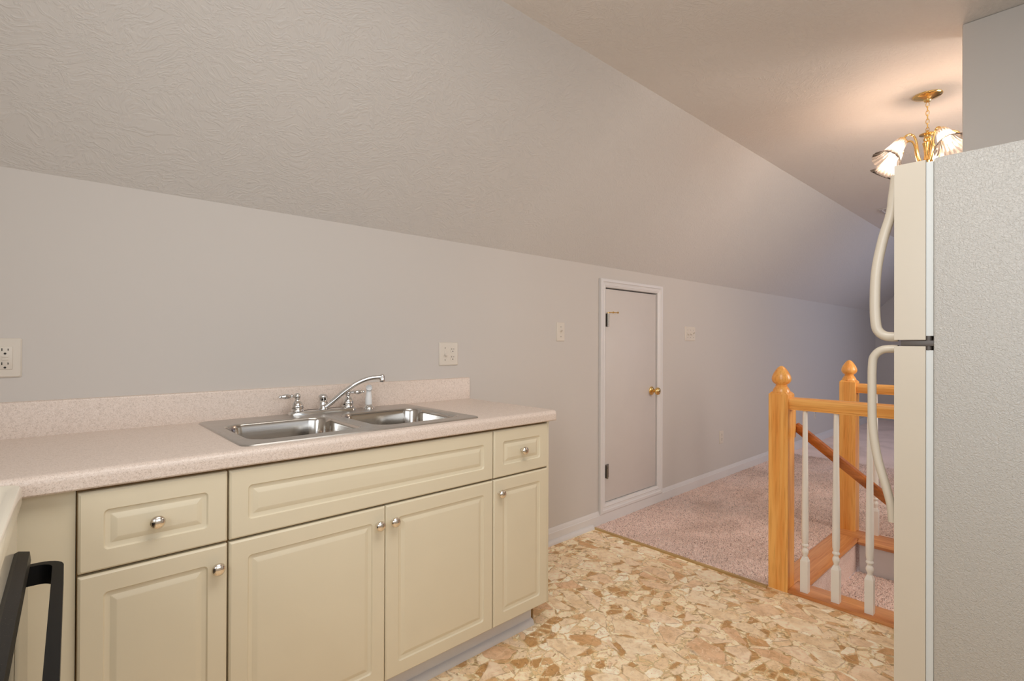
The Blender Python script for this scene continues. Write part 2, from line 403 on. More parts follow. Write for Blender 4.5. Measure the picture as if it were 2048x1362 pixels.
# knee wall with the opening of the small door
DX0, DX1, DZ0, DZ1 = 2.728, 3.366, 0.132, 1.583
wb = MB().box(XL-0.1, DX0, YW, YW+0.12, -0.2, ZK+0.1).box(DX1, XE, YW, YW+0.12, -0.2, ZK+0.1)
wb.box(DX0, DX1, YW, YW+0.12, -0.2, DZ0).box(DX0, DX1, YW, YW+0.12, DZ1, ZK+0.1).box(DX0, DX1, YW+0.06, YW+0.12, DZ0, DZ1)
struct(wb, 'wall_back', 'wall', 0, 'low knee wall behind the sink, painted warm white', 'wall')
sl = MB().prism([(YW, ZK), (YC, ZC), (YC, ZC+0.16), (YW+0.12, ZK+0.05), (YW+0.12, ZK)], 'x', XL-0.1, XE)
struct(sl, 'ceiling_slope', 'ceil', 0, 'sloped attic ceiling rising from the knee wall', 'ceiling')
struct(MB().box(XL-0.1, XE, -2.4, YC, ZC, ZC+0.12), 'ceiling', 'ceil_lightened', 0, 'flat textured ceiling above the kitchen and stairs', 'ceiling')
struct(MB().box(XE, XE+0.1, -2.4, YW+0.12, -0.2, ZC), 'wall_far', 'wall', 0, 'far end wall under the sloped ceiling', 'wall')
WY0, WY1, WZ0, WZ1 = -1.90, -1.05, 1.20, 2.05
wl = MB().box(XL-0.1, XL, YR, WY0, 0, ZC).box(XL-0.1, XL, WY1, YW, 0, ZC).box(XL-0.1, XL, WY0, WY1, 0, WZ0).box(XL-0.1, XL, WY0, WY1, WZ1, ZC)
struct(wl, 'wall_left', 'wall', 0)
wf = MB().box(XL-0.05, XL+0.012, WY0-0.05, WY0, WZ0-0.05, WZ1+0.05).box(XL-0.05, XL+0.012, WY1, WY1+0.05, WZ0-0.05, WZ1+0.05)
wf.box(XL-0.05, XL+0.012, WY0, WY1, WZ1, WZ1+0.05).box(XL-0.05, XL+0.03, WY0-0.03, WY1+0.03, WZ0-0.05, WZ0).box(XL-0.05, XL-0.02, WY0, WY1, 1.61, 1.65)
struct(wf, 'window_1', 'trim', 0)
VX0, VX1, VZ0, VZ1 = -0.28, 1.38, 1.05, 2.05
wv = MB().box(XL-0.1, VX0, YR-0.1, YR, 0, ZC).box(VX1, 2.68, YR-0.1, YR, 0, ZC).box(VX0, VX1, YR-0.1, YR, 0, VZ0).box(VX0, VX1, YR-0.1, YR, VZ1, ZC)
struct(wv, 'wall_rear', 'wall', 0)
wf3 = MB().box(VX0-0.05, VX0, YR-0.05, YR+0.012, VZ0-0.05, VZ1+0.05).box(VX1, VX1+0.05, YR-0.05, YR+0.012, VZ0-0.05, VZ1+0.05)
wf3.box(VX0, VX1, YR-0.05, YR+0.012, VZ1, VZ1+0.05).box(VX0-0.03, VX1+0.03, YR-0.05, YR+0.03, VZ0-0.05, VZ0).box(0.53, 0.57, YR-0.05, YR-0.02, VZ0, VZ1)
struct(wf3, 'window_added_rear', 'trim', 0)  # added unseen window, frames the rear fill light
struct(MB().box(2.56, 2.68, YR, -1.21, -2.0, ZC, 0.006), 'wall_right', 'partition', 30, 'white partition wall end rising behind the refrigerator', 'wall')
# far room's outer wall with its window and an added hall window opening
FX0, FX1 = 6.55, 7.75
wr = MB().box(2.68, 3.18, -2.4, -2.3, -2.0, ZC).box(4.32, FX0, -2.4, -2.3, -0.2, ZC).box(3.18, 4.32, -2.4, -2.3, -2.0, 1.05).box(3.18, 4.32, -2.4, -2.3, 2.12, ZC).box(FX1, XE, -2.4, -2.3, -0.2, ZC).box(FX0, FX1, -2.4, -2.3, -0.2, 0.95).box(FX0, FX1, -2.4, -2.3, 2.1, ZC)
struct(wr, 'wall_rear.001', 'wall', 0)
wf2 = MB().box(FX0-0.06, FX0, -2.32, -2.28, 0.89, 2.16).box(FX1, FX1+0.06, -2.32, -2.28, 0.89, 2.16).box(FX0, FX1, -2.32, -2.28, 2.1, 2.16).box(FX0, FX1, -2.32, -2.27, 0.89, 0.95)
struct(wf2, 'window_2', 'trim', 0)
wf4 = MB().box(3.12, 3.18, -2.32, -2.28, 0.99, 2.18).box(4.32, 4.38, -2.32, -2.28, 0.99, 2.18).box(3.18, 4.32, -2.32, -2.28, 2.12, 2.18).box(3.18, 4.32, -2.32, -2.27, 0.99, 1.05)
struct(wf4, 'window_added_hall', 'trim', 0)  # added unseen window, frames the hall fill light
# baseboards
def baseprof(h, y, d=0.014):
    return [(y, 0.0), (y-d, 0.0), (y-d, h*0.70), (y-d*0.75, h*0.74), (y-d*0.70, h*0.80), (y-d*0.35, h*0.93), (y-d*0.2, h), (y, h)]
bb = MB().prism(baseprof(0.094, YW), 'x', 1.532, 2.668).prism([(YW, 0), (YW-0.013, 0), (YW-0.013, 0.07), (YW, 0.07)], 'x', 2.668, 3.428).prism(baseprof(0.094, YW), 'x', 3.428, XE)
bb_o = struct(bb, 'baseboard_back', 'trim', 20, 'white baseboard along the knee wall', 'baseboard')
sh = [(YW-0.014, 0.0)] + [(YW-0.014-0.018*math.cos(a), 0.026*math.sin(a)) for a in [PI/2*i/5 for i in range(6)]]
part(MB().prism(sh, 'x', 1.532, 2.588), 'shoe_moulding', 'trim', bb_o)
struct(MB().box(XE-0.014, XE, -2.3, YW-0.014, 0, 0.094, 0.004), 'baseboard_far', 'trim')
# transition strip between vinyl and carpet
st = MB().prism([(XT-0.014, 0), (XT-0.008, 0.006), (XT+0.010, 0.007), (XT+0.015, 0.0)], 'y', -0.474, YW-0.015)
struct(st, 'trim_1', 'strip', 20, 'thin tan wooden strip where vinyl meets carpet', 'trim')

# ------------------------------------------------------------------ small attic door
def casing_piece(p0, p1, q0, q1):
    # flat mitred board between outer edge p0-p1 and inner edge q0-q1 (x,z), with a stepped face
    rings = []
    for t, y in ((0.0, YW), (0.0, YW-0.017), (0.10, YW-0.021), (0.34, YW-0.021), (0.44, YW-0.015), (0.62, YW-0.013), (0.72, YW-0.016), (0.95, YW-0.011), (1.0, YW-0.007), (1.0, YW)):
        a = (p0[0]+(q0[0]-p0[0])*t, y, p0[1]+(q0[1]-p0[1])*t); b = (p1[0]+(q1[0]-p1[0])*t, y, p1[1]+(q1[1]-p1[1])*t)
        rings.append((a, b))
    mb = MB(); n = len(rings)
    vs = [r[0] for r in rings] + [r[1] for r in rings]
    fs = [(i, i+1, n+i+1, n+i) for i in range(n-1)] + [(n-1, 0, n, 2*n-1), tuple(range(n)), tuple(reversed(range(n, 2*n)))]
    return mb.add(vs, fs)
door = struct(MB().box(DX0+0.006, DX1-0.006, YW+0.002, YW+0.036, DZ0+0.006, DZ1-0.009, 0.002), 'door_1', 'doorpaint', 30, 'small white flush attic door in the knee wall', 'door')
CW = 0.062
O = (DX0-CW, DX1+CW, DZ0-CW, DZ1+CW-0.006)
oc = [(O[0], O[2]), (O[1], O[2]), (O[1], O[3]), (O[0], O[3])]; ic = [(DX0, DZ0), (DX1, DZ0), (DX1, DZ1), (DX0, DZ1)]
for i in range(4):
    j = (i+1) % 4; part(casing_piece(oc[i], oc[j], ic[i], ic[j]), 'casing', 'trim', door, 25)
jm = MB()
for (x0, x1, z0, z1) in ((DX0, DX0+0.002, DZ0, DZ1), (DX1-0.002, DX1, DZ0, DZ1), (DX0, DX1, DZ0, DZ0+0.002), (DX0, DX1, DZ1-0.001, DZ1)): jm.box(x0, x1, YW+0.001, YW+0.06, z0, z1)
part(jm, 'jamb', 'trim', door)
kx, kz = 3.302, 0.853
kn = part(MB().lathe([(0.032, 0), (0.032, 0.004), (0.027, 0.009), (0.013, 0.012), (0.011, 0.030), (0.016, 0.036), (0.026, 0.044), (0.0285, 0.054), (0.025, 0.063), (0.012, 0.068), (0.002, 0.069)], 24, (kx, YW+0.002, kz), (0, -1, 0)), 'door_knob', 'brass', door, 50)
kn['label'] = 'polished brass door knob'
for z in (1.362, 0.345):
    h = MB().box(DX0+0.007, DX0+0.048, YW-0.001, YW+0.004, z-0.044, z+0.044, 0.0008).box(DX0+0.004, DX0+0.010, YW-0.018, YW+0.003, z-0.044, z+0.044)
    for q in range(5): h.lathe([(0.0065, 0), (0.0065, 0.0165)], 12, (DX0+0.007, YW-0.021, z-0.044+0.0178*q))
    part(h, 'hinge', 'hinge', door)
ds = MB().lathe([(0.0075, 0), (0.0075, 0.004)], 12, (DX0+0.007, YW-0.021, 1.408)).tube([(DX0+0.007, YW-0.021, 1.411), (DX0+0.012, YW-0.03, 1.413), (DX0+0.075, YW-0.055, 1.413)], 0.003, 8)
for q in (0.45, 0.98):
    c = Vector((DX0+0.012, YW-0.03, 1.413)).lerp(Vector((DX0+0.075, YW-0.055, 1.413)), q)
    ds.lathe([(0.002, -0.007), (0.006, -0.004), (0.0072, 0), (0.006, 0.004), (0.002, 0.007)], 10, c, (0.063, -0.025, 0))
part(ds, 'hinge_pin_stop', 'brass', door)

# ------------------------------------------------------------------ base cabinets
def panel_front(mb, x0, x1, z0, z1, frame, y0=0.0, th=0.019):
    # raised-panel front facing -y: rounded outer edge, groove with round corners, bevelled field
    def ring(i, y, r): return [(p[0], y, p[1]) for p in rrect(x0+i, x1-i, z0+i, z1-i, r, 4)]
    R = [ring(0, y0+th, 0.002), ring(0, y0+0.006, 0.002), ring(0.0015, y0+0.003, 0.002), ring(0.005, y0, 0.003),
         ring(frame, y0, 0.010), ring(frame+0.003, y0+0.0045, 0.010), ring(frame+0.010, y0+0.006, 0.007), ring(frame+0.013, y0+0.006, 0.002),
         ring(frame+0.024, y0+0.0012, 0.001), ring(frame+0.0265, y0+0.001, 0.001)]
    return loft(mb, R)
def knob(x, z): return MB().lathe([(0.008, 0), (0.0065, 0.003), (0.0055, 0.012), (0.008, 0.016), (0.0155, 0.018), (0.0165, 0.021), (0.0155, 0.0245), (0.011, 0.028), (0.005, 0.0295), (0.001, 0.030)], 24, (x, 0, z), (0, -1, 0))
ZD0, ZD1, ZR0, ZR1 = 0.114, 0.6805, 0.6865, 0.869
def cab_body(root, x0, x1, hollow=False):
    if hollow:
        b = MB().box(x0+0.0005, x0+0.018, 0.0195, YW-0.001, 0.105, 0.876).box(x1-0.018, x1-0.0005, 0.0195, YW-0.001, 0.105, 0.876).box(x0+0.018, x1-0.018, 0.0195, 0.024, 0.105, 0.876)
        b.box(x0+0.018, x1-0.018, YW-0.010, YW-0.001, 0.105, 0.876).box(x0+0.018, x1-0.018, 0.024, YW-0.010, 0.105, 0.123).box(x0+0.001, x1-0.001, 0.09, YW-0.002, 0.0, 0.105)
        return part(b, 'body', 'brownedge', root)
    b = MB().box(x0+0.0005, x1-0.0005, 0.0195, YW-0.001, 0.105, 0.876).box(x0+0.001, x1-0.001, 0.09, YW-0.002, 0.0, 0.105)
    return part(b, 'body', 'brownedge', root)
def front(root, kind, x0, x1, z0, z1, knobs, frame=0.045):
    o = part(panel_front(MB(), x0, x1, z0, z1, frame), kind, 'cream', root, 20)
    for (x, z) in knobs: sub(knob(x, z), 'knob', 'nickel', o, 40)
    return o
g = 0.0022
c1 = thing('base_cabinet', (0.152, 0.3, 0), 'narrow cream cabinet with drawer and door standing nearest the range', 'cabinet', 'cream base cabinets under the counter')
cab_body(c1, 0, 0.3048)
front(c1, 'drawer', g, 0.3048-g, ZR0, ZR1, [(0.147, 0.777)])
front(c1, 'door', g, 0.3048-g, ZD0, ZD1, [(0.277, 0.626)])
c2 = thing('sink_cabinet', (0.762, 0.3, 0), 'wide cream two-door cabinet under the double sink', 'cabinet', 'cream base cabinets under the counter')
cab_body(c2, 0.3048, 1.2192, True)
front(c2, 'drawer_panel', 0.3048+g, 1.2192-g, ZR0, ZR1, [])
front(c2, 'door', 0.3048+g, 0.762-0.0012, ZD0, ZD1, [(0.733, 0.627)])
front(c2, 'door', 0.762+0.0012, 1.2192-g, ZD0, ZD1, [(0.787, 0.627)])
c3 = thing('base_cabinet', (1.37, 0.3, 0), 'narrow cream cabinet with small drawer at the open end of the counter', 'cabinet', 'cream base cabinets under the counter')
cab_body(c3, 1.2192, 1.524)
front(c3, 'drawer', 1.2192+g, 1.518, ZR0, ZR1, [(1.367, 0.777)])
front(c3, 'door', 1.2192+g, 1.518, ZD0, ZD1, [(1.247, 0.627)])
part(MB().box(1.5242, 1.531, 0.008, YW-0.015, 0.112, 0.876, 0.001).box(1.519, 1.531, 0.0062, 0.0195, 0.112, 0.876, 0.001), 'end_panel', 'cream', c3)
c4 = thing('corner_cabinet', (-0.40, 0.3, 0), 'plain cream corner cabinet panel between range and drawer', 'cabinet', 'cream base cabinets under the counter')
part(MB().box(XL+0.002, -0.001, 0.019, YW-0.001, 0.105, 0.876).box(XL+0.002, -0.002, 0.09, YW-0.002, 0, 0.105), 'body', 'cream', c4)
tk = MB().box(XL+0.002, 1.50, 0.079, 0.0895, 0.0, 0.104)
tkp = [(0.079, 0.0), (0.061, 0.0)] + [(0.079-0.018*math.cos(a), 0.024*math.sin(a)) for a in [PI/2*i/5 for i in range(6)]]
tk.prism(tkp, 'x', XL+0.002, 1.503)
struct(tk, 'trim_2', 'trim', 30, 'white toe kick strip along the floor under the cabinets', 'trim')

# ------------------------------------------------------------------ countertop
SX0, SX1, SY0, SY1 = 0.343, 1.181, 0.025, 0.583      # sink outline
ct = thing('countertop', (0.4, 0.3, 0.88), 'pinkish speckled laminate countertop running over the cream cabinets', 'countertop')
yf = -0.014; zb = 0.879; zt = ZCNT; r = 0.017
prof = [(SY0+0.02, zb), (yf+0.004, zb), (yf, zb+0.004), (yf, zt-r)] + [(yf+r-r*math.cos(a), zt-r+r*math.sin(a)) for a in [PI/2*i/6 for i in range(1, 7)]] + [(SY0+0.02, zt)]
XC1 = 1.558
top = MB().prism(prof, 'x', XL, XC1-0.006)
top.prism([(y, z) if y > yf+0.003 else (y+0.002, z) for y, z in prof], 'x', XC1-0.006, XC1)
top.box(XL, SX0+0.02, SY0+0.02, YW, zb, zt).box(SX1-0.02, XC1, SY0+0.02, YW, zb, zt).box(SX0+0.02, SX1-0.02, SY1-0.02, YW, zb, zt)
part(top, 'top', 'laminate', ct, 35)
bs = [(YW, zt), (YW-0.020, zt), (YW-0.020, 1.020), (YW-0.017, 1.0265), (YW-0.012, 1.029), (YW, 1.029)]
part(MB().prism(bs, 'x', XL, 1.570), 'backsplash', 'laminate', ct, 35)

# ------------------------------------------------------------------ sink
sk = thing('kitchen_sink', (0.762, 0.3, ZCNT), 'stainless steel double bowl drop-in sink set in the countertop', 'sink')
BY0, BY1 = 0.088, 0.432
bowls = [(0.388, 0.737), (0.787, 1.136)]
ZR = ZCNT + 0.0045
bm = bmesh.new()
def loop(pts, z):
    vs = [bm.verts.new((p[0], p[1], z)) for p in pts]
    return vs, [bm.edges.new((vs[i], vs[(i+1) % len(vs)])) for i in range(len(vs))]
ov, oe = loop(rrect(SX0+0.007, SX1-0.007, SY0+0.007, SY1-0.007, 0.030, 6), ZR)
alle = list(oe)
for (x0, x1) in bowls: alle += loop(rrect(x0-0.006, x1+0.006, BY0-0.006, BY1+0.006, 0.066, 8), ZR)[1]
bmesh.ops.triangle_fill(bm, use_beauty=True, use_dissolve=False, edges=alle)
rim = MB(); rim.bm(bm)
R = [[(p[0], p[1], z) for p in rrect(SX0+i, SX1-i, SY0+i, SY1-i, 0.035-i*0.7, 6)] for i, z in ((0.007, ZR), (0.003, ZR-0.0008), (0.0, ZCNT+0.0002))]
loft(rim, R, False, False)
rimo = part(rim, 'rim', 'steel_rim', sk, 25)
for (x0, x1) in bowls:
    def rg(i, z, rad): return [(p[0], p[1], z) for p in rrect(x0+i, x1-i, BY0+i, BY1-i, rad, 8)]
    R = [rg(-0.006, ZR, 0.066), rg(-0.003, ZR-0.0012, 0.063), rg(-0.0005, ZR-0.005, 0.0605), rg(0.002, ZR-0.02, 0.06), rg(0.008, ZR-0.10, 0.06), rg(0.011, ZR-0.135, 0.06)]
    for a in (20, 45, 70, 90): R.append(rg(0.011+0.03*(1-math.cos(math.radians(a))), ZR-0.135-0.03*math.sin(math.radians(a)), 0.06-0.02*a/90))
    R.append(rg(0.10, ZR-0.167, 0.035))
    b = part(loft(MB(), R, False, True), 'bowl', 'steel_bowl', sk, 60)
    cx, cy = (x0+x1)/2, (BY0+BY1)/2
    sub(MB().lathe([(0.055, 0.0), (0.055, 0.003), (0.047, 0.004), (0.040, 0.0), (0.038, -0.004)], 24, (cx, cy, ZR-0.166)), 'drain', 'chrome', b, 40)

# faucet
FY = 0.535; FZ = ZR
fa = thing('kitchen_faucet', (0.776, FY, FZ), 'chrome two-handle kitchen faucet with long swung spout behind the sink', 'faucet')
pr = [[(p[0], p[1], z) for p in rrect(0.640+i, 0.912-i, FY-0.027+i, FY+0.027-i, 0.024-i*0.5, 6)] for i, z in ((0, FZ), (0, FZ+0.006), (0.003, FZ+0.011), (0.009, FZ+0.014), (0.02, FZ+0.015))]
part(loft(MB(), pr), 'base_plate', 'chrome', fa, 50)
for x, s in ((0.673, -1), (0.879, 1)):
    z = FZ + 0.013
    hb = MB().lathe([(0.024, 0), (0.0245, 0.006), (0.021, 0.010), (0.0235, 0.014), (0.0225, 0.024), (0.016, 0.035), (0.010, 0.042), (0.0085, 0.048), (0.0115, 0.053), (0.0125, 0.059), (0.010, 0.066), (0.006, 0.070), (0.002, 0.071)], 24, (x, FY, z))
    hd = part(hb, 'handle', 'chrome', fa, 50)
    lv = MB().lathe([(0.005, 0.0), (0.0055, 0.012), (0.0075, 0.016), (0.0055, 0.020), (0.0085, 0.030), (0.0092, 0.042), (0.0065, 0.052), (0.0045, 0.056), (0.006, 0.060), (0.003, 0.065)], 14, (x+s*0.006, FY, z+0.060), (s, -0.10, 0.0))
    sub(lv, 'lever', 'chrome', hd, 50)
sb = MB().lathe([(0.021, 0), (0.021, 0.004), (0.0165, 0.008), (0.0165, 0.046), (0.018, 0.050), (0.015, 0.056), (0.008, 0.060), (0.001, 0.061)], 24, (0.774, FY, FZ+0.013))
part(sb, 'spout_hub', 'chrome', fa, 50)
D = Vector((0.222, -0.055, 0))
def sp(t, z): q = Vector((0.774, FY-0.008, 0)) + D*t; return (q.x, q.y, z)
path = smoothpath([sp(0.02, FZ+0.022), sp(0.16, FZ+0.045), sp(0.36, FZ+0.082), sp(0.58, FZ+0.114), sp(0.80, FZ+0.132), sp(1.0, FZ+0.135)], 8)
spo = part(MB().tube(path, [0.0105 - 0.002*i/len(path) for i in range(len(path))], 16), 'spout', 'chrome', fa, 60)
e = sp(1.02, FZ+0.115)
sub(MB().lathe([(0.0105, 0), (0.0115, 0.003), (0.0115, 0.013), (0.010, 0.016), (0.011, 0.022), (0.0105, 0.028), (0.006, 0.032), (0.001, 0.033)], 18, e), 'aerator', 'chrome', spo, 50)
sy = thing('sink_sprayer', (0.972, FY, FZ), 'white hand sprayer on chrome base beside the faucet', 'sprayer')
part(MB().lathe([(0.026, 0), (0.025, 0.005), (0.018, 0.011), (0.0145, 0.016), (0.013, 0.017)], 22, (0.972, FY, FZ)), 'base', 'chrome', sy, 50)
part(MB().lathe([(0.0125, 0.016), (0.0145, 0.020), (0.0140, 0.040), (0.0115, 0.066), (0.0105, 0.076), (0.012, 0.084), (0.008, 0.092), (0.001, 0.094)], 20, (0.972, FY, FZ)), 'body', 'whiteplastic', sy, 50)
part(MB().lathe([(0.0115, -0.014), (0.0135, -0.008), (0.0135, 0.010), (0.012, 0.014), (0.009, 0.0145), (0.008, 0.012)], 20, (0.972, FY-0.004, FZ+0.086), (-0.45, -0.85, 0.25)), 'spray_head', 'whiteplastic', sy, 50)

# ------------------------------------------------------------------ wall plates
def plate(name, x, z, wd, label, cat, y=YW, h=0.116, group=None):
    root = thing(name, (x, y, z), label, cat, group)
    R = [[(x+p[0], y-d, z+p[1]) for p in rrect(-wd/2+i, wd/2-i, -h/2+i, h/2-i, 0.004, 3)] for i, d in ((0, 0), (0.0005, 0.003), (0.004, 0.006))]
    part(loft(MB(), R), 'cover_plate', 'plate', root, 20); return root
def toggle(root, x, z, up, y=YW):
    part(MB().box(x-0.006, x+0.006, y-0.0066, y-0.005, z-0.013, z+0.013, 0.0004), 'switch_frame', 'plate', root)
    s = 1 if up else -1
    part(MB().tube([(x, y-0.004, z-0.002*s), (x, y-0.012, z+0.005*s), (x, y-0.020, z+0.010*s)], [0.0048, 0.0042, 0.0036], 4, 0.004), 'toggle', 'plate', root)
    for dz in (0.030, -0.030): part(MB().lathe([(0.003, 0), (0.003, 0.001)], 8, (x, y-0.006, z+dz), (0, -1, 0)), 'screw', 'hinge', root)
def recept(root, x, z, y=YW):
    f = part(MB().lathe([(0.0165, 0), (0.0165, 0.0012)], 24, (x, y-0.006, z), (0, -1, 0)), 'socket', 'plate', root)
    sub(MB().box(x-0.0072, x-0.0052, y-0.0077, y-0.0071, z+0.001, z+0.009), 'slot', 'slot', f)
    sub(MB().box(x+0.0052, x+0.0072, y-0.0077, y-0.0071, z+0.002, z+0.008), 'slot', 'slot', f)
    sub(MB().lathe([(0.0027, 0), (0.0027, 0.0006)], 10, (x, y-0.0071, z-0.007), (0, -1, 0)), 'ground_slot', 'slot', f)
gf = plate('ground_fault_outlet', -0.138, 1.159, 0.072, 'white ground-fault wall outlet above the counter beside the range', 'outlet')
fb = part(MB().box(-0.138-0.0165, -0.138+0.0165, YW-0.0085, YW-0.005, 1.159-0.0335, 1.159+0.0335, 0.0015), 'socket', 'plate', gf)
for dz in (0.0215, -0.0195):
    z = 1.159+dz
    sub(MB().box(-0.1455, -0.1435, YW-0.0092, YW-0.0084, z-0.001, z+0.007), 'slot', 'slot', fb)
    sub(MB().box(-0.1325, -0.1305, YW-0.0092, YW-0.0084, z, z+0.006), 'slot', 'slot', fb)
    sub(MB().lathe([(0.0030, 0), (0.0030, 0.0008)], 10, (-0.138, YW-0.0084, z-0.0085), (0, -1, 0)), 'ground_slot', 'slot', fb)
sub(MB().box(-0.145, -0.131, YW-0.0098, YW-0.0084, 1.1605, 1.1665, 0.0004), 'reset_button', 'plate', fb)
sub(MB().box(-0.145, -0.131, YW-0.0098, YW-0.0084, 1.1525, 1.1585, 0.0004), 'test_button', 'plate', fb)
du = plate('switch_outlet_plate', 1.449, 1.151, 0.114, 'white double plate with one switch and one outlet above the counter end', 'outlet')
toggle(du, 1.426, 1.151, False); recept(du, 1.472, 1.151+0.0195); recept(du, 1.472, 1.151-0.0195)
s1 = plate('light_switch', 2.285, 1.276, 0.072, 'white single light switch between the counter and the attic door', 'light switch')
toggle(s1, 2.285, 1.276, True)
s3 = plate('triple_light_switch', 3.868, 1.286, 0.163, 'white three-toggle light switch beyond the attic door', 'light switch')
for i in (-1, 0, 1): toggle(s3, 3.868+0.046*i, 1.286, i > 0)
for x, z, lb in ((4.43, 0.37, 'white wall outlet low on the wall just beyond the attic door'), (6.92, 0.345, 'small white wall outlet far along the knee wall behind the railing')):
    o = plate('wall_outlet', x, z, 0.072, lb, 'outlet', group='low outlets on the knee wall'); recept(o, x, z+0.0195); recept(o, x, z-0.0195)

# ------------------------------------------------------------------ range
rg_ = thing('cooking_range', (-0.09, -0.05, 0), 'cream cooking range with black oven door handle beside the counter', 'range')
RX, RY1, RY0 = -0.094, -0.045, -0.805
part(MB().box(XL+0.04, RX, RY0, RY1, 0.03, 0.885, 0.003), 'body', 'enamel', rg_)
R = [[(p[0], p[1], z) for p in rrect(XL+0.035+i, RX+0.008-i, RY0-0.004+i, RY1+0.004-i, 0.03, 6)] for i, z in ((0, 0.886), (0, 0.912), (0.004, 0.918), (0.012, 0.919), (0.022, 0.913))]
part(loft(MB(), R), 'cooktop', 'enamel', rg_, 40)
for bx_, by_, br in ((-0.27, -0.24, 0.095), (-0.27, -0.60, 0.075), (-0.60, -0.24, 0.075), (-0.60, -0.60, 0.095)):
    b = MB()
    b.lathe([(br+0.012, 0.0), (br+0.014, 0.004), (br+0.004, 0.004), (br*0.5, -0.001)], 28, (bx_, by_, 0.914))
    bo = part(b, 'drip_pan', 'chrome', rg_, 40)
    turns = []
    for i in range(97):
        a = i/24*2*PI; rad = 0.02 + (br-0.02)*i/96; turns.append((bx_+rad*math.cos(a), by_+rad*math.sin(a), 0.922))
    sub(MB().tube(turns, 0.0042, 6), 'burner_coil', 'black', bo, 60)
part(MB().box(XL+0.035, XL+0.085, RY0, RY1, 0.905, 1.08, 0.008), 'backguard', 'enamel', rg_)
od = part(MB().box(RX+0.001, -0.074, RY0+0.03, -0.120, 0.27, 0.785, 0.003), 'oven_door', 'glassblack', rg_)
od['label'] = 'black glass oven door'
sub(MB().prism([(RX-0.004, 0.785), (RX-0.004, 0.797), (RX+0.006, 0.802), (-0.072, 0.798), (-0.070, 0.780), (RX+0.002, 0.780)], 'y', RY0+0.03, -0.118), 'door_top_trim', 'blacktrim', od)
hp = [(-0.080, -0.108, 0.748)] + [(-0.060+0.030*math.sin(a), -0.108-0.034*(1-math.cos(a)), 0.748) for a in [PI/2*i/7 for i in range(8)]]
hp = [(-0.080, -0.108-0.0, 0.748)] + hp[1:]
hp2 = [(p[0], RY0+RY1+0.0-p[1]-0.03, p[2]) for p in reversed(hp)]
sub(MB().tube(hp + hp2, 0.0085, 4, 0.019, up=(0, 0, 1), square=True), 'door_handle', 'black', od, 25)
part(MB().box(RX+0.001, -0.076, RY0+0.01, -0.045, 0.05, 0.262, 0.004), 'storage_drawer', 'enamel', rg_)
rg_.rotation_euler.z = -math.radians(1.94)

# ------------------------------------------------------------------ refrigerator
fx0, fx1, fyb, fyd, FH = 1.75, 2.49, -1.93, -1.238, 1.724
fg = thing('refrigerator', (2.1, -1.6, 0), 'off-white top-freezer refrigerator with curved handles and textured side', 'refrigerator')
part(MB().box(fx0, fx1, fyb, fyd, 0.04, FH, 0.006).box(fx0+0.03, fx1-0.03, fyb+0.05, fyd-0.03, 0.0, 0.045), 'body', 'fridge', fg)
for z0, z1 in ((1.232, FH-0.008), (0.13, 1.192)): part(MB().box(fx0+0.006, fx1-0.006, fyd+0.0005, fyd+0.0165, z0, z1), 'gasket', 'gasket', fg)
zsp = ((1.221, FH-0.002, 'freezer_door'), (0.11, 1.203, 'refrigerator_door'))
doors = []
for z0, z1, nm in zsp:
    n = 14; prf = []
    for i in range(n+1):
        t = i/n; prf.append((fx0+(fx1-fx0)*t, -1.150+0.012*math.sin(PI*t)**0.8))
    prf = [(fx0+0.001, fyd+0.017)] + prf + [(fx1-0.001, fyd+0.017)]
    bmb = MB().prism(prf, 'z', z0, z1)
    doors.append(part(bmb, nm, 'fridgedoor', fg, 25))
hx = fx0 + 0.026
h1 = smoothpath([(hx, -1.150, 1.700), (hx, -1.143, 1.640), (hx, -1.137, 1.590), (hx, -1.118, 1.520), (hx, -1.102, 1.430), (hx, -1.098, 1.340), (hx, -1.100, 1.275), (hx, -1.107, 1.247), (hx, -1.126, 1.232), (hx, -1.155, 1.230)], 6)
h2 = smoothpath([(hx, -1.155, 1.195), (hx, -1.120, 1.193), (hx, -1.100, 1.178), (hx, -1.092, 1.150), (hx, -1.091, 1.06), (hx, -1.093, 0.96), (hx, -1.105, 0.87), (hx, -1.128, 0.78), (hx, -1.138, 0.735), (hx, -1.142, 0.69)], 6)
for d, h in zip(doors, (h1, h2)): sub(MB().tube(h, 0.0135, 12, 0.0115), 'handle', 'fridgedoor', d, 60)
hg = MB().box(fx0+0.004, fx0+0.05, fyd-0.002, -1.165, 1.204, 1.219, 0.001).lathe([(0.007, 0), (0.007, 0.040)], 12, (fx0+0.012, fyd+0.012, 1.192))
part(hg, 'center_hinge', 'hingedark', fg)

# ------------------------------------------------------------------ stairs and railings
ZP = 0.015
stc = thing('staircase', (3.2, -0.7, -0.2), 'carpeted stairs descending from the wooden landing edge', 'staircase')
ln_ = MB().prism([(-0.474, -0.02), (-0.474, ZP), (-0.600, ZP), (-0.611, ZP-0.003), (-0.616, ZP-0.012), (-0.611, ZP-0.022), (-0.600, ZP-0.025), (-0.598, -0.02)], 'x', 2.753, XS1-0.0)
ln_.box(2.7025, 2.753, -0.5645, -0.474, -0.02, ZP)
part(ln_, 'landing_nosing', 'plank_x', stc, 40)
for i in range(5):
    z = -0.185*(i+1); y1 = YS - 0.255*i
    part(MB().box(XS0+0.004, XS1-0.004, y1-0.275, y1, z-0.03, z, 0.006).box(XS0+0.004, XS1-0.004, y1-0.001, y1+0.012, z, z+0.160), 'step', 'carpet', stc)
part(MB().box(XS1, XS1+0.03, -2.28, -0.618, -1.1, -0.023), 'skirt_board', 'trim', stc)['label'] = 'white painted stairwell skirt'
part(MB().box(XS0-0.03, XS0, -2.28, -0.618, -1.1, -0.013), 'skirt_board', 'trim', stc)

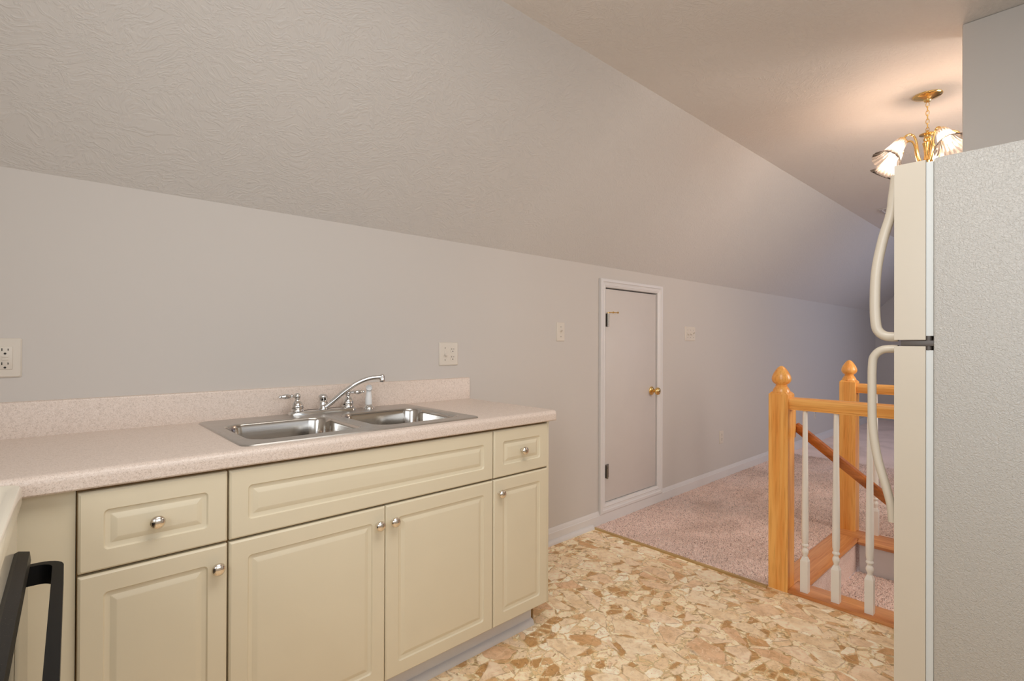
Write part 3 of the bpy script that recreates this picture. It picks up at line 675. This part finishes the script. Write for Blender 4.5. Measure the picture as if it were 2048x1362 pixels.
def baluster(x, y, z0, z1):
    mb = MB(); q = 0.0165
    mb.box(x-q, x+q, y-q, y+q, z0, z0+0.150)
    vs = []
    sq = [(-q, -q), (q, -q), (q, q), (-q, q)]
    mb.add([(x+a, y+b, z0+0.150) for a, b in sq] + [(x+a*0.55, y+b*0.55, z0+0.170) for a, b in sq], [(0, 1, 5, 4), (1, 2, 6, 5), (2, 3, 7, 6), (3, 0, 4, 7), (4, 5, 6, 7)])
    H = z1 - z0
    pr = [(0.0105, 0.162), (0.010, 0.176), (0.014, 0.186), (0.0155, 0.194), (0.014, 0.203), (0.0098, 0.210), (0.0098, 0.217), (0.0152, 0.221), (0.016, 0.2245), (0.0152, 0.228), (0.0120, 0.233),
          (0.0150, 0.250), (0.0158, 0.30), (0.0150, 0.42), (0.0125, 0.62), (0.0100, H)]
    return mb.lathe(pr, 14, (x, y, z0))
def newel(root, x0, y0, zt_=0.970, label=None):
    w = 0.090; x1, y1 = x0+w, y0+w
    mb = MB()
    R = [[(p[0], p[1], z) for p in rrect(x0+i, x1-i, y0+i, y1-i, 0.002, 1)] for i, z in ((0, 0.0), (0, zt_-0.012), (0.010, zt_), (0.018, zt_+0.001))]
    p = part(loft(mb, R), 'newel_post', 'wood_z', root, 20)
    cx, cy = (x0+x1)/2, (y0+y1)/2
    fin = MB().lathe([(0.040, -0.004), (0.038, 0.006), (0.031, 0.018), (0.026, 0.024), (0.027, 0.028), (0.0245, 0.030), (0.0255, 0.033), (0.036, 0.040), (0.0425, 0.050), (0.0445, 0.060), (0.0425, 0.072), (0.036, 0.088), (0.026, 0.104), (0.017, 0.116), (0.008, 0.123), (0.001, 0.125)], 28, (cx, cy, zt_+0.003))
    f = sub(fin, 'finial', 'wood_z', p, 50); return p
def railprof(cx, z0, z1):
    h = z1-z0; s = 0.030
    return [(cx-s*0.62, z0), (cx-s*0.62, z0+h*0.12), (cx-s*0.72, z0+h*0.14), (cx-s*0.74, z0+h*0.30), (cx-s*0.95, z0+h*0.52), (cx-s, z0+h*0.72), (cx-s*0.85, z0+h*0.90), (cx-s*0.45, z1), (cx+s*0.45, z1), (cx+s*0.85, z0+h*0.90), (cx+s, z0+h*0.72), (cx+s*0.95, z0+h*0.52), (cx+s*0.74, z0+h*0.30), (cx+s*0.72, z0+h*0.14), (cx+s*0.62, z0+h*0.12), (cx+s*0.62, z0)]
ra = thing('stair_railing', (2.656, -0.52, 0), 'wooden railing with white balusters at the kitchen edge of the stairwell', 'railing', 'railings around the stairwell')
newel(ra, 2.611, -0.565)
part(MB().prism(railprof(2.656, 0.886, 0.946), 'y', -1.21, -0.565), 'handrail', 'wood_y', ra, 30)
part(MB().box(2.614, 2.752, -1.21, -0.565, -0.012, ZP, 0.003), 'shoe_rail', 'plank_y', ra)
for i in range(5): part(baluster(2.655, -0.628-0.131*i, ZP, 0.888), 'baluster', 'baluster', ra, 30)
rb = thing('stair_railing', (3.80, -0.52, 0), 'wooden railing with white balusters across the far edge of the stairwell', 'railing', 'railings around the stairwell')
newel(rb, 3.757, -0.567, 0.975)
part(MB().prism(railprof(3.802, 0.895, 0.955), 'y', -2.29, -0.567), 'handrail', 'wood_y', rb, 30)
part(MB().box(XS1+0.001, 3.80, -0.616, -0.474, -0.02, ZP), 'corner_board', 'plank_y', rb)
part(MB().prism([(XS1-0.03, ZP-0.012), (XS1-0.025, ZP-0.003), (XS1-0.015, ZP), (3.80, ZP), (3.80, -0.02), (XS1-0.01, -0.02), (XS1-0.025, ZP-0.022)], 'y', -2.29, -0.617), 'shoe_rail', 'plank_y', rb, 40)
for i in range(12): part(baluster(3.790, -0.668-0.131*i, ZP, 0.897), 'baluster', 'baluster', rb, 30)
hr = thing('stair_handrail', (2.78, -0.56, 0.75), 'dark reddish handrail sloping down into the stairwell', 'handrail')
hd_ = MB(); n0 = Vector((2.775, -0.545, 0.790)); n1 = Vector((2.775, -1.62, -0.012))
dv = (n1-n0).normalized(); up_ = Vector((1, 0, 0)).cross(dv); up_ = up_ if up_.z > 0 else -up_
sec = [(-0.014, -0.020), (-0.016, -0.010), (-0.022, 0.0), (-0.023, 0.010), (-0.016, 0.019), (0.0, 0.021), (0.016, 0.019), (0.023, 0.010), (0.022, 0.0), (0.016, -0.010), (0.014, -0.020)]
loft(hd_, [[tuple(c + Vector((a, 0, 0)) + up_*b) for a, b in sec] for c in (n0, n1)])
part(hd_, 'rail', 'rail_dark', hr, 30)
part(MB().box(2.7015, 2.752, -0.556, -0.500, 0.735, 0.880, 0.004), 'mounting_block', 'wood_z', hr)

# carpet pile: one mesh of tufts where the carpet is near enough to see them
def tufts(name, rects, n_per_m2, zfun, parent=None, label=None):
    rng = np.random.default_rng(3); V = []; Fc = []
    for (x0, x1, y0, y1, z, dens) in rects:
        n = int((x1-x0)*(y1-y0)*n_per_m2*dens)
        px = rng.uniform(x0, x1, n); py = rng.uniform(y0, y1, n)
        a0 = rng.uniform(0, 2*PI, n); rr_ = rng.uniform(0.0030, 0.0058, n); h = rng.uniform(0.004, 0.009, n)
        patch = np.sin(px*7.0+1.3*np.sin(py*9))*np.sin(py*8+1.1*np.sin(px*6))
        lx = 0.003*patch + rng.normal(0, 0.0022, n); ly = 0.003*np.cos(px*5+py*3) + rng.normal(0, 0.0022, n)
        b = sum(len(q) for q in V)
        P = np.zeros((n, 4, 3))
        for j in range(3):
            P[:, j, 0] = px + rr_*np.cos(a0+j*2*PI/3); P[:, j, 1] = py + rr_*np.sin(a0+j*2*PI/3); P[:, j, 2] = z
        P[:, 3, 0] = px+lx; P[:, 3, 1] = py+ly; P[:, 3, 2] = z+h
        V.append(P.reshape(-1, 3)); base_ = b + np.arange(n)*4
        f = np.stack([np.stack([base_, base_+1, base_+3], 1), np.stack([base_+1, base_+2, base_+3], 1), np.stack([base_+2, base_, base_+3], 1)], 1).reshape(-1, 3)
        Fc.append(f)
    V = np.concatenate(V); Fc = np.concatenate(Fc)
    me = bpy.data.meshes.new(name); me.vertices.add(len(V)); me.vertices.foreach_set('co', V.ravel())
    me.loops.add(len(Fc)*3); me.loops.foreach_set('vertex_index', Fc.ravel().astype(np.int32))
    me.polygons.add(len(Fc)); me.polygons.foreach_set('loop_start', np.arange(0, len(Fc)*3, 3, dtype=np.int32))
    me.update(); me.validate()
    o = finish(name, me, 'tuft', parent, 0); o['kind'] = 'stuff'
    if label: o['label'] = label
    return o
pile = tufts('carpet_pile', [(XT+0.014, 4.4, -0.47, YW-0.016, 0.003, 1.0), (4.4, 6.0, -0.47, YW-0.016, 0.003, 0.55), (3.85, 5.2, -1.15, -0.47, 0.003, 0.8)], 42000, None, fco)
tufts('step_pile', [(XS0+0.008, XS1-0.008, YS-0.27, YS-0.002, -0.186, 1.0)], 42000, None, None)
sp_ = bpy.data.objects['step_pile']; sp_.parent = stc; sp_.matrix_parent_inverse = Matrix.Translation(-stc.location)

# ------------------------------------------------------------------ chandelier
CX, CY = 3.185, -1.012
ch = thing('chandelier', (CX, CY, ZC), 'brass five-arm chandelier with fluted bell glass shades, lit', 'chandelier')
part(MB().lathe([(0.006, -0.034), (0.014, -0.030), (0.016, -0.022), (0.030, -0.016), (0.055, -0.008), (0.061, -0.002), (0.061, 0.0)], 32, (CX, CY, ZC)), 'ceiling_canopy', 'brass', ch, 50)
zc0 = ZC-0.036
nl = 7
for i in range(nl):
    z = zc0 - 0.021*i - 0.010; lk = MB(); pts = []
    for j in range(17):
        a = 2*PI*j/16; ww = 0.0065*math.cos(a); hh = 0.0135*math.sin(a)
        pts.append((CX+ww, CY, z+hh) if i % 2 else (CX, CY+ww, z+hh))
    part(lk.tube(pts, 0.0017, 6), 'chain_link', 'brass', ch, 60)
ZB = 2.100
part(MB().lathe([(0.004, -0.03), (0.012, -0.02), (0.020, -0.006), (0.030, 0.0), (0.030, 0.016), (0.017, 0.024), (0.013, 0.05), (0.016, 0.09), (0.021, 0.110), (0.014, 0.118), (0.018, 0.128), (0.013, 0.136), (0.016, 0.146), (0.034, 0.151), (0.034, 0.154), (0.012, 0.157), (0.006, 0.166), (0.003, 0.175)], 28, (CX, CY, ZB)), 'column', 'brass', ch, 50)
ang0 = math.atan2(-1.4943-CY, -0.0596-CX)      # towards the kitchen
for q in range(5):
    a = ang0 - math.radians(48) + math.radians(72)*q
    dx, dy = math.cos(a), math.sin(a)
    def P(rad, z): return (CX+dx*rad, CY+dy*rad, z)
    arm = smoothpath([P(0.022, ZB+0.008), P(0.038, ZB+0.02), P(0.050, ZB+0.06), P(0.056, ZB+0.105), P(0.068, ZB+0.138), P(0.088, ZB+0.150), P(0.112, ZB+0.142), P(0.128, ZB+0.120)], 7)
    ar = part(MB().tube(arm, 0.0048, 10), 'arm', 'brass', ch, 60)
    ax = Vector((dx*0.62, dy*0.62, -0.78)).normalized(); base_p = Vector(P(0.126, ZB+0.123))
    sub(MB().lathe([(0.007, -0.004), (0.014, 0.0), (0.021, 0.004), (0.021, 0.012), (0.018, 0.014), (0.009, 0.014), (0.009, 0.050)], 22, base_p, ax), 'shade_holder', 'brass', ar, 50)
    outp = [(0.0205, 0.006), (0.027, 0.020), (0.031, 0.050), (0.036, 0.078), (0.043, 0.104), (0.054, 0.126), (0.068, 0.140)]
    inp = [(r_-0.0022, h_) for r_, h_ in reversed(outp)]
    sh_ = MB().lathe(outp + inp, 72, base_p, ax, mod=lambda i, an: 0.022*math.cos(18*an)*min(1, (i if i < 7 else 13-i)/3), caps=False)
    so = part(sh_, 'glass_shade', 'glass', ch, 60)
    att = so.data.attributes.new('flute', 'FLOAT', 'POINT')
    att.data.foreach_set('value', [0.5+0.5*math.cos(18*2*PI*(i % 72)/72) for i in range(len(so.data.vertices))])
    bl = sub(MB().lathe([(0.006, 0.0), (0.007, 0.012), (0.012, 0.028), (0.0135, 0.038), (0.011, 0.050), (0.006, 0.060), (0.001, 0.064)], 14, base_p + ax*0.048, ax), 'bulb', 'bulb', ar, 60)

# ceiling vent over the far room
vt = thing('ceiling_vent', (5.72, -0.40, ZC), 'small white metal vent grille on the flat ceiling of the far room', 'vent')
part(MB().box(5.60, 5.86, -0.52, -0.30, ZC-0.006, ZC-0.0005, 0.002), 'grille_frame', 'trim', vt)
for i in range(7): part(MB().prism([(-0.505+0.028*i, ZC-0.006), (-0.490+0.028*i, ZC-0.016), (-0.487+0.028*i, ZC-0.016), (-0.501+0.028*i, ZC-0.006)], 'x', 5.62, 5.84), 'louver', 'trim', vt)
